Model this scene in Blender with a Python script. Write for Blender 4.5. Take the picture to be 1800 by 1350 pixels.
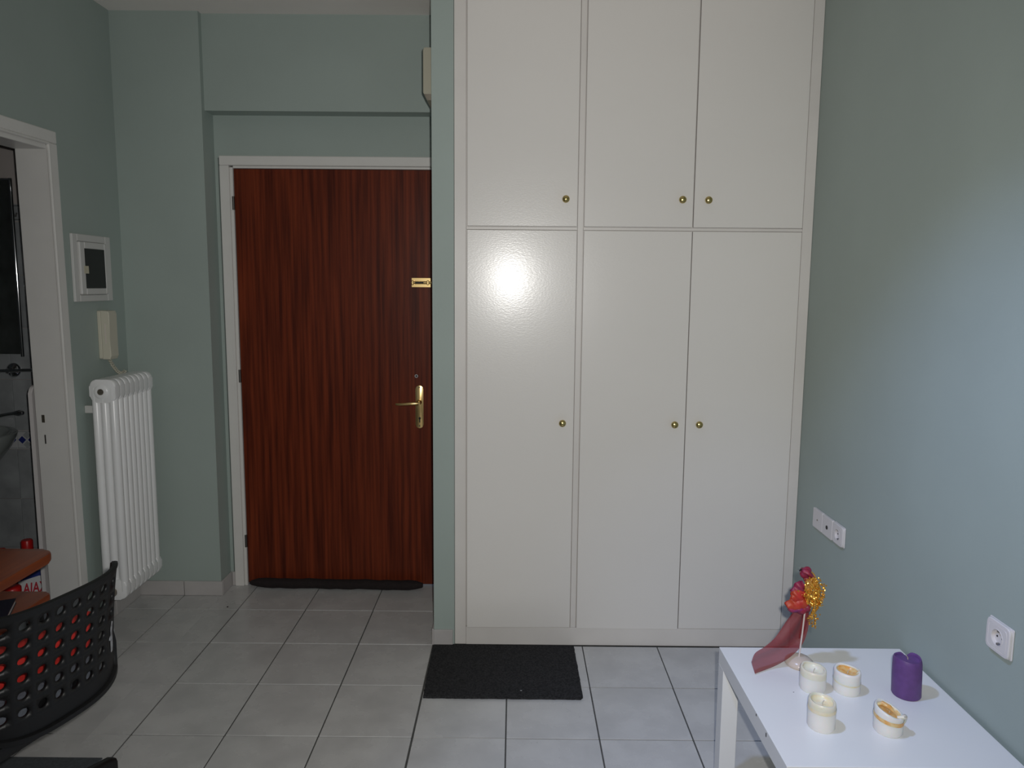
import bpy, bmesh, math, random
from mathutils import Vector, Matrix, Euler
random.seed(7)
PI = math.pi
for o in list(bpy.data.objects): bpy.data.objects.remove(o)
S = bpy.context.scene
C = S.collection

# ---------------------------------------------------------------- camera, light, exposure
cam_d = bpy.data.cameras.new('camera'); cam = bpy.data.objects.new('camera', cam_d); C.objects.link(cam)
S.camera = cam
cam_d.sensor_width = 36.0; cam_d.sensor_fit = 'HORIZONTAL'
cam_d.lens = 36.0 * 1270 / 1800
cam_d.shift_y = -(675 - 654.5) / 1800
cam_d.clip_start = 0.02
p_, y_, r_ = math.radians(6.86), math.radians(-.16), math.radians(.47)
Mx = (Matrix(((math.cos(r_), -math.sin(r_), 0), (math.sin(r_), math.cos(r_), 0), (0, 0, 1)))
      @ Matrix(((1, 0, 0), (0, math.cos(p_), -math.sin(p_)), (0, math.sin(p_), math.cos(p_))))
      @ Matrix(((1, 0, 0), (0, 0, -1), (0, 1, 0)))
      @ Matrix(((math.cos(y_), -math.sin(y_), 0), (math.sin(y_), math.cos(y_), 0), (0, 0, 1))))
Rw = (Matrix(((1, 0, 0), (0, -1, 0), (0, 0, -1))) @ Mx).transposed()
cam.matrix_world = Matrix.Translation((0, 0, 1.55)) @ Rw.to_4x4()

wd = bpy.data.worlds.new('sky'); S.world = wd; wd.use_nodes = True
wd.node_tree.nodes['Background'].inputs[0].default_value = (.55, .72, 1.0, 1)
wd.node_tree.nodes['Background'].inputs[1].default_value = .25

def add_light(name, kind, loc, rot, energy, color, **kw):
    l = bpy.data.lights.new(name, kind); o = bpy.data.objects.new(name, l); C.objects.link(o)
    o.location = loc; o.rotation_euler = rot; l.energy = energy; l.color = color
    for k, v in kw.items(): setattr(l, k, v)
    return o
# the camera's own flash, a hand's breadth above and right of the lens
add_light('camera_flash', 'SPOT', (.045, .0, 1.60), (math.radians(82), 0, 0), 132, (1, .98, .945),
          spot_size=math.radians(120), spot_blend=.95, shadow_soft_size=.012)
S.view_settings.view_transform = 'Standard'; S.view_settings.look = 'None'
S.view_settings.exposure = 0.0; S.view_settings.gamma = 1.0
S.view_settings.use_curve_mapping = False

# ---------------------------------------------------------------- materials
def mat(name, col, rough=.5, metal=0, spec=.5, var=0, vscale=6, stretch=(1, 1, 1), col2=None, bump=0, bscale=200,
        alpha=1, trans=0, sss=0, coat=0, detail=4, rnd=0, rvar=0):
    m = bpy.data.materials.new(name); m.use_nodes = True
    nt = m.node_tree; n = nt.nodes; b = n['Principled BSDF']; L = nt.links.new
    b.inputs['Roughness'].default_value = rough; b.inputs['Metallic'].default_value = metal
    b.inputs['Specular IOR Level'].default_value = spec; b.inputs['Alpha'].default_value = alpha
    b.inputs['Transmission Weight'].default_value = trans
    b.inputs['Coat Weight'].default_value = coat; b.inputs['Coat Roughness'].default_value = .17
    if sss:
        b.inputs['Subsurface Weight'].default_value = sss; b.inputs['Subsurface Scale'].default_value = .01
    b.inputs['Base Color'].default_value = (*col, 1)
    tc = n.new('ShaderNodeTexCoord'); mp = n.new('ShaderNodeMapping'); mp.inputs['Scale'].default_value = stretch
    L(tc.outputs['Object'], mp.inputs[0])
    vec = mp.outputs[0]
    if rnd:
        oi = n.new('ShaderNodeObjectInfo'); ad = n.new('ShaderNodeVectorMath'); ad.operation = 'SCALE'
        cx = n.new('ShaderNodeCombineXYZ'); L(oi.outputs['Random'], cx.inputs[0]); L(oi.outputs['Random'], cx.inputs[1])
        ad.inputs[3].default_value = 37; L(cx.outputs[0], ad.inputs[0])
        a2 = n.new('ShaderNodeVectorMath'); L(vec, a2.inputs[0]); L(ad.outputs[0], a2.inputs[1]); vec = a2.outputs[0]
    if var:
        c2 = col2 or tuple(c * (1 - var) for c in col)
        nz = n.new('ShaderNodeTexNoise'); nz.inputs['Scale'].default_value = vscale; nz.inputs['Detail'].default_value = detail
        L(vec, nz.inputs['Vector'])
        rp = n.new('ShaderNodeValToRGB'); rp.color_ramp.elements[0].position = .32; rp.color_ramp.elements[1].position = .68
        rp.color_ramp.elements[0].color = (*c2, 1); rp.color_ramp.elements[1].color = (*col, 1)
        L(nz.outputs[0], rp.inputs[0]); L(rp.outputs[0], b.inputs['Base Color'])
        if rvar:
            mr = n.new('ShaderNodeMapRange'); mr.inputs[3].default_value = rough - rvar; mr.inputs[4].default_value = rough + rvar
            L(nz.outputs[0], mr.inputs[0]); L(mr.outputs[0], b.inputs['Roughness'])
    if bump:
        nb = n.new('ShaderNodeTexNoise'); nb.inputs['Scale'].default_value = bscale; nb.inputs['Detail'].default_value = 3
        L(vec, nb.inputs['Vector'])
        bp = n.new('ShaderNodeBump'); bp.inputs['Strength'].default_value = bump; bp.inputs['Distance'].default_value = .002
        L(nb.outputs[0], bp.inputs['Height']); L(bp.outputs[0], b.inputs['Normal']); L(bp.outputs[0], b.inputs['Coat Normal'])
    return m

M = {}
M['wall'] = mat('sage_wall_paint', (.365, .43, .40), .55, spec=.3, var=.06, vscale=2.5, bump=.12, bscale=160)
M['ceil'] = mat('ceiling_paint', (.92, .865, .82), .8, spec=.2, var=.05, vscale=3, bump=.15, bscale=90)
M['lacq'] = mat('white_lacquer', (.76, .735, .70), .30, spec=.33, var=.02, vscale=3, bump=.10, bscale=260, stretch=(.4, 1, 1), coat=.28)
M['lacqf'] = mat('white_frame_lacquer', (.72, .69, .655), .38, spec=.4, var=.06, vscale=5, bump=.08, bscale=200)
M['casing'] = mat('white_gloss_paint', (.72, .71, .68), .35, var=.04, vscale=9, bump=.05)
M['tile'] = mat('grey_floor_tile', (.575, .575, .565), .27, spec=.5, var=.12, vscale=7, col2=(.48, .48, .475), rnd=1, detail=6, bump=.03, bscale=60, rvar=.06)
M['grout'] = mat('dark_grout', (.09, .09, .085), .9, var=.3, vscale=40)
M['skirt'] = mat('skirting_tile', (.50, .48, .47), .35, var=.12, vscale=9, rnd=1)
M['wood'] = mat('sapele_veneer', (.185, .034, .012), .40, spec=.16, var=.5, vscale=5, stretch=(11, 11, .35), col2=(.066, .012, .006), detail=7, bump=.04, bscale=60)
M['brass'] = mat('polished_brass', (.80, .58, .26), .30, metal=1)
M['knob'] = mat('knob_brass', (.56, .45, .19), .27, metal=1)
M['dark'] = mat('dark_hole', (.008, .008, .008), .6)
M['steel'] = mat('grey_steel', (.35, .35, .36), .35, metal=1)
M['chrome'] = mat('chrome', (.75, .76, .78), .08, metal=1)
M['rad'] = mat('radiator_enamel', (.86, .87, .87), .28, var=.03, vscale=8)
M['hinge'] = mat('hinge_metal', (.10, .095, .09), .4, metal=.7)
M['cream'] = mat('cream_plastic', (.60, .575, .47), .4, var=.04)
M['beige'] = mat('beige_chime_plastic', (.42, .40, .31), .45, var=.04)
M['wplast'] = mat('white_plastic', (.70, .67, .66), .32, var=.03)
M['mplast'] = mat('meter_frame_plastic', (.62, .62, .60), .35, var=.03)
M['glass_b'] = mat('smoked_glass', (.006, .006, .006), .12, spec=.5)
M['felt'] = mat('draught_roll_cloth', (.014, .008, .008), .9, var=.4, vscale=60, bump=.5, bscale=300)
M['mat'] = mat('charcoal_carpet', (.045, .045, .047), 1, spec=.1, var=.5, vscale=160, col2=(.018, .018, .019), bump=1, bscale=260)
M['tabl'] = mat('white_foil', (.80, .80, .79), .28, spec=.45, var=.02, vscale=4)
M['chair'] = mat('black_plastic', (.007, .007, .0075), .45, spec=.35, bump=.05, bscale=500)
M['seat'] = mat('greyblue_fabric', (.13, .145, .175), .9, var=.3, vscale=120, bump=.4)
M['red'] = mat('red_fabric', (.62, .025, .018), .7, var=.2, vscale=30)
M['orange'] = mat('orange_beech', (.25, .058, .016), .38, var=.25, vscale=4, stretch=(14, 1, 14), col2=(.17, .036, .012), detail=6)
M['rug'] = mat('grey_rug', (.075, .085, .095), 1, var=.3, vscale=120, bump=.6, bscale=300)
M['wax'] = mat('white_wax', (.80, .78, .74), .42, sss=.25, var=.03, vscale=20)
M['waxy'] = mat('yellow_wax', (.80, .66, .40), .35, sss=.3, var=.5, vscale=45, col2=(.78, .74, .62))
M['waxo'] = mat('amber_wax', (.72, .33, .06), .3, sss=.2, var=.5, vscale=70, col2=(.75, .60, .32))
M['waxc'] = mat('cream_wax', (.74, .69, .52), .38, sss=.25, var=.4, vscale=30, col2=(.74, .72, .64))
M['purple'] = mat('purple_wax', (.135, .058, .225), .5, sss=.08, var=.18, vscale=60)
M['wick'] = mat('wick', (.55, .5, .42), .9)
M['stone'] = mat('beige_stone', (.62, .52, .44), .22, var=.08, vscale=15)
M['stick'] = mat('stick_wood', (.66, .58, .55), .6)
M['gold'] = mat('gold_sequin', (.90, .52, .08), .25, metal=.75, rnd=0, var=.5, vscale=120, col2=(.65, .30, .04))
M['birdred'] = mat('red_organza', (.33, .014, .022), .5, var=.7, vscale=35, col2=(.17, .014, .06))
M['birdor'] = mat('orange_red_organza', (.42, .016, .012), .5, var=.6, vscale=45, col2=(.42, .06, .015))
M['birdpur'] = mat('purple_organza', (.12, .02, .14), .5, var=.7, vscale=50, col2=(.40, .02, .05))
M['goldnet'] = mat('gold_net', (.62, .33, .05), .5, var=.6, vscale=90, col2=(.34, .16, .03))
M['pearl'] = mat('iridescent_bead', (.55, .72, .50), .1, metal=.5)
M['sink'] = mat('ceramic', (.30, .33, .32), .12, var=.05)
M['btile'] = mat('bathroom_tile', (.34, .36, .37), .22, var=.3, vscale=9, rnd=1, detail=5)
M['blue'] = mat('blue_glaze', (.02, .03, .16), .2)
M['pale'] = mat('pale_glaze', (.46, .47, .48), .25)
M['bwall'] = mat('bathroom_paint', (.46, .42, .40), .6, var=.1)
M['mirror'] = mat('mirror_glass', (.62, .64, .60), .03, metal=1)
M['rcap'] = mat('red_cap', (.50, .012, .012), .35)
M['wbott'] = mat('white_bottle', (.68, .69, .70), .35)
M['pblue'] = mat('pack_blue', (.02, .035, .22), .35)
M['ptext'] = mat('pack_red_print', (.50, .02, .04), .5)
M['smear'] = mat('white_paint_smear', (.45, .46, .48), .6, var=.5, vscale=90, col2=(.16, .16, .17))
M['tape'] = mat('cream_tape', (.56, .53, .40), .6)
M['paper'] = mat('page_edges', (.5, .5, .48), .7)
M['navy'] = mat('navy_cover', (.012, .014, .03), .3)
M['valve'] = mat('valve_metal', (.30, .27, .22), .4, metal=.8, var=.3, vscale=60)
# sheer ribbon
def sheer(name, col, op):
    m = mat(name, col, .6); nt = m.node_tree; n = nt.nodes; b = n['Principled BSDF']; out = n['Material Output']
    t = n.new('ShaderNodeBsdfTransparent'); mx = n.new('ShaderNodeMixShader'); mx.inputs[0].default_value = op
    nt.links.new(t.outputs[0], mx.inputs[1]); nt.links.new(b.outputs[0], mx.inputs[2]); nt.links.new(mx.outputs[0], out.inputs[0])
    return m
M['ribbon'] = sheer('maroon_sheer_ribbon', (.22, .014, .018), .76)
M['pane'] = sheer('window_glass', (.6, .65, .65), .06)

# ---------------------------------------------------------------- mesh helpers
def bm_new(): return bmesh.new()
def box(bm, x0, x1, y0, y1, z0, z1, bev=0, seg=1):
    r = bmesh.ops.create_cube(bm, size=1)
    vs = r['verts']
    for v in vs:
        v.co = Vector((x0 + (v.co.x + .5) * (x1 - x0), y0 + (v.co.y + .5) * (y1 - y0), z0 + (v.co.z + .5) * (z1 - z0)))
    if bev:
        es = list({e for v in vs for e in v.link_edges})
        bmesh.ops.bevel(bm, geom=es, offset=bev, segments=seg, affect='EDGES', profile=.5)
    return bm
def lathe(bm, prof, seg=24, c=(0, 0, 0), axis='z', sx=1, sy=1, fn=None, close=True):
    rings = []
    for (r, h) in prof:
        ring = []
        for k in range(seg):
            a = 2 * PI * k / seg; x, y, z = r * math.cos(a) * sx, r * math.sin(a) * sy, h
            if fn: x, y, z = fn(x, y, z, a)
            if axis == 'y': x, y, z = x, -z, y
            if axis == 'x': x, y, z = z, x, y
            ring.append(bm.verts.new((x + c[0], y + c[1], z + c[2])))
        rings.append(ring)
    for a, b in zip(rings, rings[1:]):
        for k in range(seg): bm.faces.new((a[k], a[(k + 1) % seg], b[(k + 1) % seg], b[k]))
    if close:
        for ring, fl in ((rings[0], True), (rings[-1], False)):
            try: bm.faces.new(ring[::-1] if fl else ring)
            except ValueError: pass
    return bm
def tube(bm, pts, r, seg=8, taper=None):
    pts = [Vector(p) for p in pts]; rings = []
    up = Vector((0, 0, 1))
    for i, p in enumerate(pts):
        t = (pts[min(i + 1, len(pts) - 1)] - pts[max(i - 1, 0)]).normalized()
        n = t.cross(up)
        if n.length < 1e-3: n = t.cross(Vector((1, 0, 0)))
        n.normalize(); b = t.cross(n); rr = taper[i] if taper else r
        rings.append([bm.verts.new(p + (n * math.cos(2 * PI * k / seg) + b * math.sin(2 * PI * k / seg)) * rr) for k in range(seg)])
    for a, b in zip(rings, rings[1:]):
        for k in range(seg): bm.faces.new((a[k], a[(k + 1) % seg], b[(k + 1) % seg], b[k]))
    bm.faces.new(rings[0][::-1]); bm.faces.new(rings[-1])
    return bm
def prism(bm, poly, z0, z1, bev=0, plane='xy'):
    def P(a, b, h): return {'xy': (a, b, h), 'xz': (a, h, b), 'yz': (h, a, b)}[plane]
    lo = [bm.verts.new(P(a, b, z0)) for a, b in poly]; hi = [bm.verts.new(P(a, b, z1)) for a, b in poly]
    n = len(poly)
    fs = [bm.faces.new(lo[::-1]), bm.faces.new(hi)]
    for k in range(n): fs.append(bm.faces.new((lo[k], lo[(k + 1) % n], hi[(k + 1) % n], hi[k])))
    if bev:
        es = list({e for f in fs[:2] for e in f.edges})
        bmesh.ops.bevel(bm, geom=es, offset=bev, segments=2, affect='EDGES', profile=.5)
    return bm
def rrect(x0, x1, y0, y1, r, n=5):
    out = []
    for cx, cy, a0 in ((x1 - r, y1 - r, 0), (x0 + r, y1 - r, 90), (x0 + r, y0 + r, 180), (x1 - r, y0 + r, 270)):
        for k in range(n + 1):
            a = math.radians(a0 + 90 * k / n); out.append((cx + r * math.cos(a), cy + r * math.sin(a)))
    return out
def sphere(bm, c, r, sx=1, sy=1, sz=1, u=16, v=10, rot=None):
    res = bmesh.ops.create_uvsphere(bm, u_segments=u, v_segments=v, radius=r)
    m = Matrix.Translation(c) @ (rot.to_matrix().to_4x4() if rot else Matrix()) @ Matrix.Diagonal((sx, sy, sz, 1))
    for w in res['verts']: w.co = m @ w.co
    return bm
def obj(name, bm, m, parent=None, origin=None, smooth=False, loc=None):
    """one mesh object; geometry given in world metres, origin moved to `origin` (or the parent's)"""
    bmesh.ops.recalc_face_normals(bm, faces=bm.faces[:])
    o0 = Vector(origin) if origin is not None else (Vector(parent['o']) if parent is not None and 'o' in parent else Vector((0, 0, 0)))
    for v in bm.verts: v.co -= o0
    me = bpy.data.meshes.new(name); bm.to_mesh(me); bm.free()
    if smooth:
        me.shade_smooth()
        try: me.set_sharp_from_angle(angle=math.radians(smooth if smooth is not True else 40))
        except Exception: pass
    o = bpy.data.objects.new(name, me); C.objects.link(o)
    me.materials.append(M[m])
    if parent is not None:
        o.parent = parent; o['o'] = list(parent['o']) if 'o' in parent else [0, 0, 0]
    else:
        o.location = o0; o['o'] = list(o0)
    return o
def thing(name, loc, label, cat, group=None):
    e = bpy.data.objects.new(name, None); C.objects.link(e); e.location = loc; e['o'] = list(loc); e.empty_display_size = .05
    return tag(e, label, cat, group)
def tag(o, label, cat=None, group=None):
    o['label'] = label
    if cat: o['category'] = cat
    if group: o['group'] = group
    return o
def struct(name, bm, m, label=None, parent=None, smooth=False):
    o = obj(name, bm, m, parent, origin=None if parent is not None else (0, 0, 0), smooth=smooth)
    if parent is None: o['kind'] = 'structure'
    if label: o['label'] = label
    return o
def sroot(name, loc, label):
    e = bpy.data.objects.new(name, None); C.objects.link(e); e.location = loc; e['o'] = list(loc); e['kind'] = 'structure'; e['label'] = label
    return e
B = lambda *a, **k: box(bm_new(), *a, **k)

# ---------------------------------------------------------------- room dimensions (metres; camera stands at 0,0)
XL, XR, YB, ZC = -1.859, 1.205, -.90, 2.777
YCOL, YBEAM, YDOOR = 3.45, 3.482, 3.576
XCOL = -1.452; XS0, XS1 = -.336, -.248; YW = 2.977
TH = .11

# floor: dark bed with one tile per object
fl = struct('floor', B(XL - .02, XR + .02, YB - .05, 3.66, -.05, -.0035), 'grout', 'pale grey square ceramic tiles with dark joints')
T = .3235; G = .0024
full = bm_new(); box(full, -T / 2 + G, T / 2 - G, -T / 2 + G, T / 2 - G, -.008, 0, .0012)
full_me = None
regions = [(XL, XCOL, YB, YCOL), (XCOL, XS0, YB, YDOOR + .03), (XS0, XR, YB, YW - .012)]
for i in range(-7, 6):
    for j in range(-12, 3):
        x0 = -.018 + T * i; x1 = x0 + T; y0 = 2.969 + T * j; y1 = y0 + T
        for (a, b, c, d) in regions:
            u0, u1, v0, v1 = max(x0 + G, a), min(x1 - G, b), max(y0 + G, c), min(y1 - G, d)
            if u1 - u0 < .006 or v1 - v0 < .006: continue
            # merge neighbours: where a region border cuts nothing, keep the whole tile with the first region that holds its west side
            if u1 - u0 > T - 2 * G - 1e-4 and v1 - v0 > T - 2 * G - 1e-4:
                if full_me is None:
                    full_me = bpy.data.meshes.new('tile'); full.to_mesh(full_me); full_me.materials.append(M['tile'])
                o = bpy.data.objects.new('tile', full_me); C.objects.link(o); o.parent = fl
                o.location = ((x0 + x1) / 2, (y0 + y1) / 2, random.uniform(-.0004, .0002))
            else:
                # straddling tiles continue over the border line of two regions when both sides are open floor
                cx, cy = (u0 + u1) / 2, (v0 + v1) / 2
                bmt = bm_new(); box(bmt, u0 - cx, u1 - cx, v0 - cy, v1 - cy, -.008, 0)
                me = bpy.data.meshes.new('tile'); bmt.to_mesh(me); bmt.free(); me.materials.append(M['tile'])
                o = bpy.data.objects.new('tile', me); C.objects.link(o); o.parent = fl; o.location = (cx, cy, 0)

struct('ceiling', B(XL - TH, XR + .12, YB - .12, 3.75, ZC, ZC + .1), 'ceil', 'plain off white ceiling')
# left wall with the bathroom doorway
DY0, DY1, DZ = 2.13, 2.945, 2.095
WY0, WY1, WZ0, WZ1 = -.55, 1.0, .95, 2.30
w = bm_new(); box(w, XL - TH, XL, YB, WY0, 0, ZC); box(w, XL - TH, XL, WY0, WY1, 0, WZ0); box(w, XL - TH, XL, WY0, WY1, WZ1, ZC); box(w, XL - TH, XL, WY1, DY0, 0, ZC); box(w, XL - TH, XL, DY1 + .026, 3.72, 0, ZC); box(w, XL - TH, XL, DY0, DY1 + .026, DZ, ZC)
struct('wall_left', w, 'wall', 'sage green wall with the bathroom doorway')
struct('wall_right', B(XR, XR + .12, YB, 3.72, 0, ZC), 'wall', 'sage green wall on the right with sockets')
struct('wall_pillar', B(XL, XCOL, YCOL, 3.72, 0, ZC), 'wall', 'sage green pillar face beside the entrance door')
w = bm_new(); box(w, XCOL, -1.437, YDOOR, 3.72, 0, 2.347); box(w, -1.437, XS0, YDOOR, 3.72, 2.15, 2.347)
struct('wall_entry', w, 'wall', 'sage green wall around the entrance door')
struct('trim_1', B(XCOL, XS0, YBEAM, 3.72, 2.347, ZC), 'wall', 'sage green beam above the entrance door')
struct('wall_stub', B(XS0, XS1, YW - .012, 3.72, 0, ZC), 'wall', 'narrow sage green wall end between door and wardrobe')
struct('wall_back', B(XL - TH, XR + .12, YB - .12, YB, 0, ZC), 'wall', 'plain sage green wall behind the viewer')
wn = sroot('window_1', (XL - .065, WY0, WZ0), 'white framed window in the left wall beside the viewer')
f = bm_new(); WM = (WY0 + WY1) / 2
for (a, b, c, d) in ((WY0, WY0 + .06, WZ0, WZ1), (WY1 - .06, WY1, WZ0, WZ1), (WY0 + .06, WY1 - .06, WZ0, WZ0 + .06), (WY0 + .06, WY1 - .06, WZ1 - .06, WZ1), (WM - .03, WM + .03, WZ0 + .06, WZ1 - .06)):
    box(f, XL - .095, XL - .035, a, b, c, d, .004)
obj('window_frame', f, 'casing', wn)
obj('pane', B(XL - .068, XL - .062, WY0 + .06, WM - .03, WZ0 + .06, WZ1 - .06), 'pane', wn)
obj('pane', B(XL - .068, XL - .062, WM + .03, WY1 - .06, WZ0 + .06, WZ1 - .06), 'pane', wn)
obj('window_sill', B(XL - .034, XL + .03, WY0 - .03, WY1 + .03, WZ0 - .025, WZ0 - .0005, .003), 'casing', wn)

# cool white ceiling spotlight above the room (out of the photograph's frame), turned towards the low table
LP = Vector((-.15, 1.50, 2.60)); LA = (Vector((1.02, 1.65, .3)) - LP).normalized()
pn = thing('ceiling_spotlight', (LP.x, LP.y, ZC), 'black ceiling spotlight turned towards the low table', 'lamp')
p = bm_new(); lathe(p, [(.05, ZC - .03), (.05, ZC - .0005)], 24, (LP.x, LP.y, 0)); obj('ceiling_rose', p, 'hinge', pn, smooth=50)
p = bm_new(); tube(p, [LP - LA * .06, (LP.x, LP.y, ZC - .08), (LP.x, LP.y, ZC - .03)], .008, 8); obj('arm', p, 'hinge', pn)
p = bm_new(); lathe(p, [(.03, -.09), (.05, -.08), (.062, -.01), (.085, .07), (.088, .071), (.083, .065), (.058, -.01), (.03, -.06)], 32)
_q = LA.to_track_quat('Z', 'Y')
for v in p.verts: v.co = LP + _q @ v.co
obj('lamp_head', p, 'hinge', pn, smooth=50)
lm = bpy.data.lights.new('bulb', 'SPOT'); lm.energy = 78; lm.color = (.37, .52, .97); lm.shadow_soft_size = .055; lm.spot_size = math.radians(78); lm.spot_blend = 1.0
lo_ = bpy.data.objects.new('bulb', lm); C.objects.link(lo_); lo_.location = LP + LA * .075; lo_.rotation_euler = LA.to_track_quat('-Z', 'Y').to_euler()

# tile skirting
def skirt(name, segs, label):
    r = sroot(name, (0, 0, 0), label)
    for s in segs: obj('skirting_tile', B(*s, bev=.0015), 'skirt', r)
SK = .074
skirt('baseboard_pillar', [(XL + .001, -1.637, YCOL - .009, YCOL, .001, SK), (-1.634, XCOL + .008, YCOL - .009, YCOL, .001, SK), (XCOL, XCOL + .008, YCOL + .002, YDOOR, .001, SK)], 'grey tile skirting at the foot of the pillar')
skirt('baseboard_entry', [(XCOL + .009, -1.428, YDOOR - .009, YDOOR, .001, SK)], 'grey tile skirting beside the door casing')
skirt('baseboard_stub', [(XS0 - .001, XS1 - .006, YW - .022, YW - .0125, .001, SK), (XS0 - .009, XS0 - .001, YW - .012, 3.25, .001, SK), (XS0 - .009, XS0 - .001, 3.253, 3.56, .001, SK)], 'grey tile skirting on the wall end')
skirt('baseboard_left', [(XL, XL + .009, 3.005 + k * .215, 3.005 + (k + 1) * .215 - .003, .001, SK) for k in range(2)] + [(XL, XL + .009, YB + k * .33, YB + (k + 1) * .33 - .003, .001, SK) for k in range(9)], 'grey tile skirting along the left wall')
skirt('baseboard_right', [(XR - .009, XR, YB + k * .33, min(YB + (k + 1) * .33 - .003, YW - .02), .001, SK) for k in range(12)], 'grey tile skirting along the right wall')

# ---------------------------------------------------------------- entrance door
d1 = sroot('door_1', (-1.37, YDOOR, 0), 'dark red brown veneered entrance door with white casing')
f = bm_new()
box(f, -1.427, -1.381, YDOOR - .016, YDOOR + .10, .0, 2.112, .003)
box(f, -1.381, -1.366, YDOOR - .006, YDOOR + .10, .0, 2.105, .002)
obj('door_casing', f, 'casing', d1)
f = bm_new(); box(f, -1.427, XS0 - .001, YDOOR - .016, YDOOR + .10, 2.1125, 2.158, .003); box(f, -1.365, -.405, YDOOR - .006, YDOOR + .1, 2.1005, 2.112, .002)
obj('door_casing', f, 'casing', d1)
f = bm_new(); box(f, -.398, XS0 - .001, YDOOR - .016, YDOOR + .10, 0, 2.112, .003)
obj('door_casing', f, 'casing', d1)
leaf = obj('door_leaf', B(-1.364, -.400, YDOOR + .002, YDOOR + .042, .012, 2.099, .002), 'wood', d1)
for z in (1.935, 1.09, .238):
    h = bm_new(); tube(h, [(-1.3665, YDOOR - .006, z - .032), (-1.3665, YDOOR - .006, z + .032)], .006, 10); obj('hinge', h, 'hinge', d1, smooth=True)
YF = YDOOR + .002
# lever handle on a long brass plate
p = bm_new(); prism(p, rrect(-.492, -.453, .833, 1.05, .0195, 7), YF - .004, YF, .001, 'xz')
pl = obj('handle_plate', p, 'brass', leaf, smooth=True); tag(pl, 'long polished brass handle plate')
p = bm_new(); lathe(p, [(.0125, 0), (.0125, .012), (.0095, .020), (.0095, .045)], 16, (-.4725, YF - .004, .966), 'y')
tube(p, [(-.4725, YF - .047, .966), (-.49, YF - .052, .966), (-.515, YF - .053, .965), (-.545, YF - .053, .962), (-.57, YF - .051, .961), (-.583, YF - .047, .962)], .008, 10, [.0095, .010, .009, .008, .0075, .006])
tag(obj('lever', p, 'brass', leaf, smooth=60), 'curved brass lever')
p = bm_new(); lathe(p, [(.006, 0), (.006, .0012)], 14, (-.4715, YF - .004, .884), 'y'); box(p, -.4745, -.4685, YF - .0052, YF - .004, .862, .882)
obj('keyhole', p, 'dark', leaf)
for z in (1.040, .845):
    p = bm_new(); lathe(p, [(.0035, 0), (.0035, .0012)], 10, (-.4725, YF - .004, z), 'y'); obj('screw', p, 'hinge', leaf)
p = bm_new(); lathe(p, [(.0085, 0), (.0085, .004), (.005, .004), (.005, .001)], 16, (-.487, YF, 1.097), 'y'); obj('lock_ring', p, 'steel', leaf, smooth=True)
p = bm_new(); lathe(p, [(.005, 0), (.005, .0015)], 12, (-.487, YF, 1.097), 'y'); obj('peephole', p, 'dark', leaf)
# brass slide bolt
bt = obj('slide_bolt', box(box(bm_new(), -.507, -.412, YF - .004, YF, 1.562, 1.583, .001), -.507, -.412, YF - .004, YF, 1.537, 1.556, .001), 'brass', leaf)
p = bm_new(); tube(p, [(-.507, YF - .008, 1.5595), (-.407, YF - .008, 1.5595)], .0075, 10); obj('bolt_bar', p, 'brass', bt, smooth=True)
for x in (-.500, -.425):
    obj('bolt_loop', B(x - .006, x + .006, YF - .018, YF - .003, 1.548, 1.571, .003), 'brass', bt)
obj('bolt_slot', B(-.488, -.447, YF - .0168, YF - .0152, 1.556, 1.563), 'dark', bt)
# draught roll along the foot of the door
dr = thing('draught_excluder', (-.9, 3.545, 0), 'dark brown fabric draught roll lying along the foot of the entrance door', 'draught stopper')
pts = [(-1.337 + .88 * k / 24, 3.545 + .003 * math.sin(k * .9) - .016 * k / 24, .026 + .001 * math.sin(k * 1.7)) for k in range(25)]
p = bm_new(); tube(p, pts, .024, 14, [.012, .022] + [.025 + .0012 * math.sin(k * 2.3) for k in range(21)] + [.022, .012]); obj('roll', p, 'felt', dr, smooth=70)
p = bm_new(); tube(p, [(-1.345, 3.545, .026), (-1.337, 3.545, .026)], .008, 8); obj('end_knot', p, 'felt', dr)

# chime box on the side of the wall end
ch = thing('door_chime', (XS0 - .02, 3.08, 2.29), 'beige plastic chime box high on the wall end beside the entrance', 'chime')
p = bm_new(); prism(p, [(XS0 - .0005, 2.492), (XS0 - .034, 2.492), (XS0 - .039, 2.482), (XS0 - .0395, 2.318), (XS0 - .024, 2.288), (XS0 - .0005, 2.288)], 3.02, 3.15, .0015, 'xz')
obj('cover', p, 'beige', ch)
p = bm_new(); prism(p, [(XS0 - .001, 2.312), (XS0 - .0355, 2.312), (XS0 - .0235, 2.2875), (XS0 - .001, 2.2875)], 3.0185, 3.0202, 0, 'xz'); tag(obj('grille', p, 'valve', ch), 'grey brown lower grille')

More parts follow.
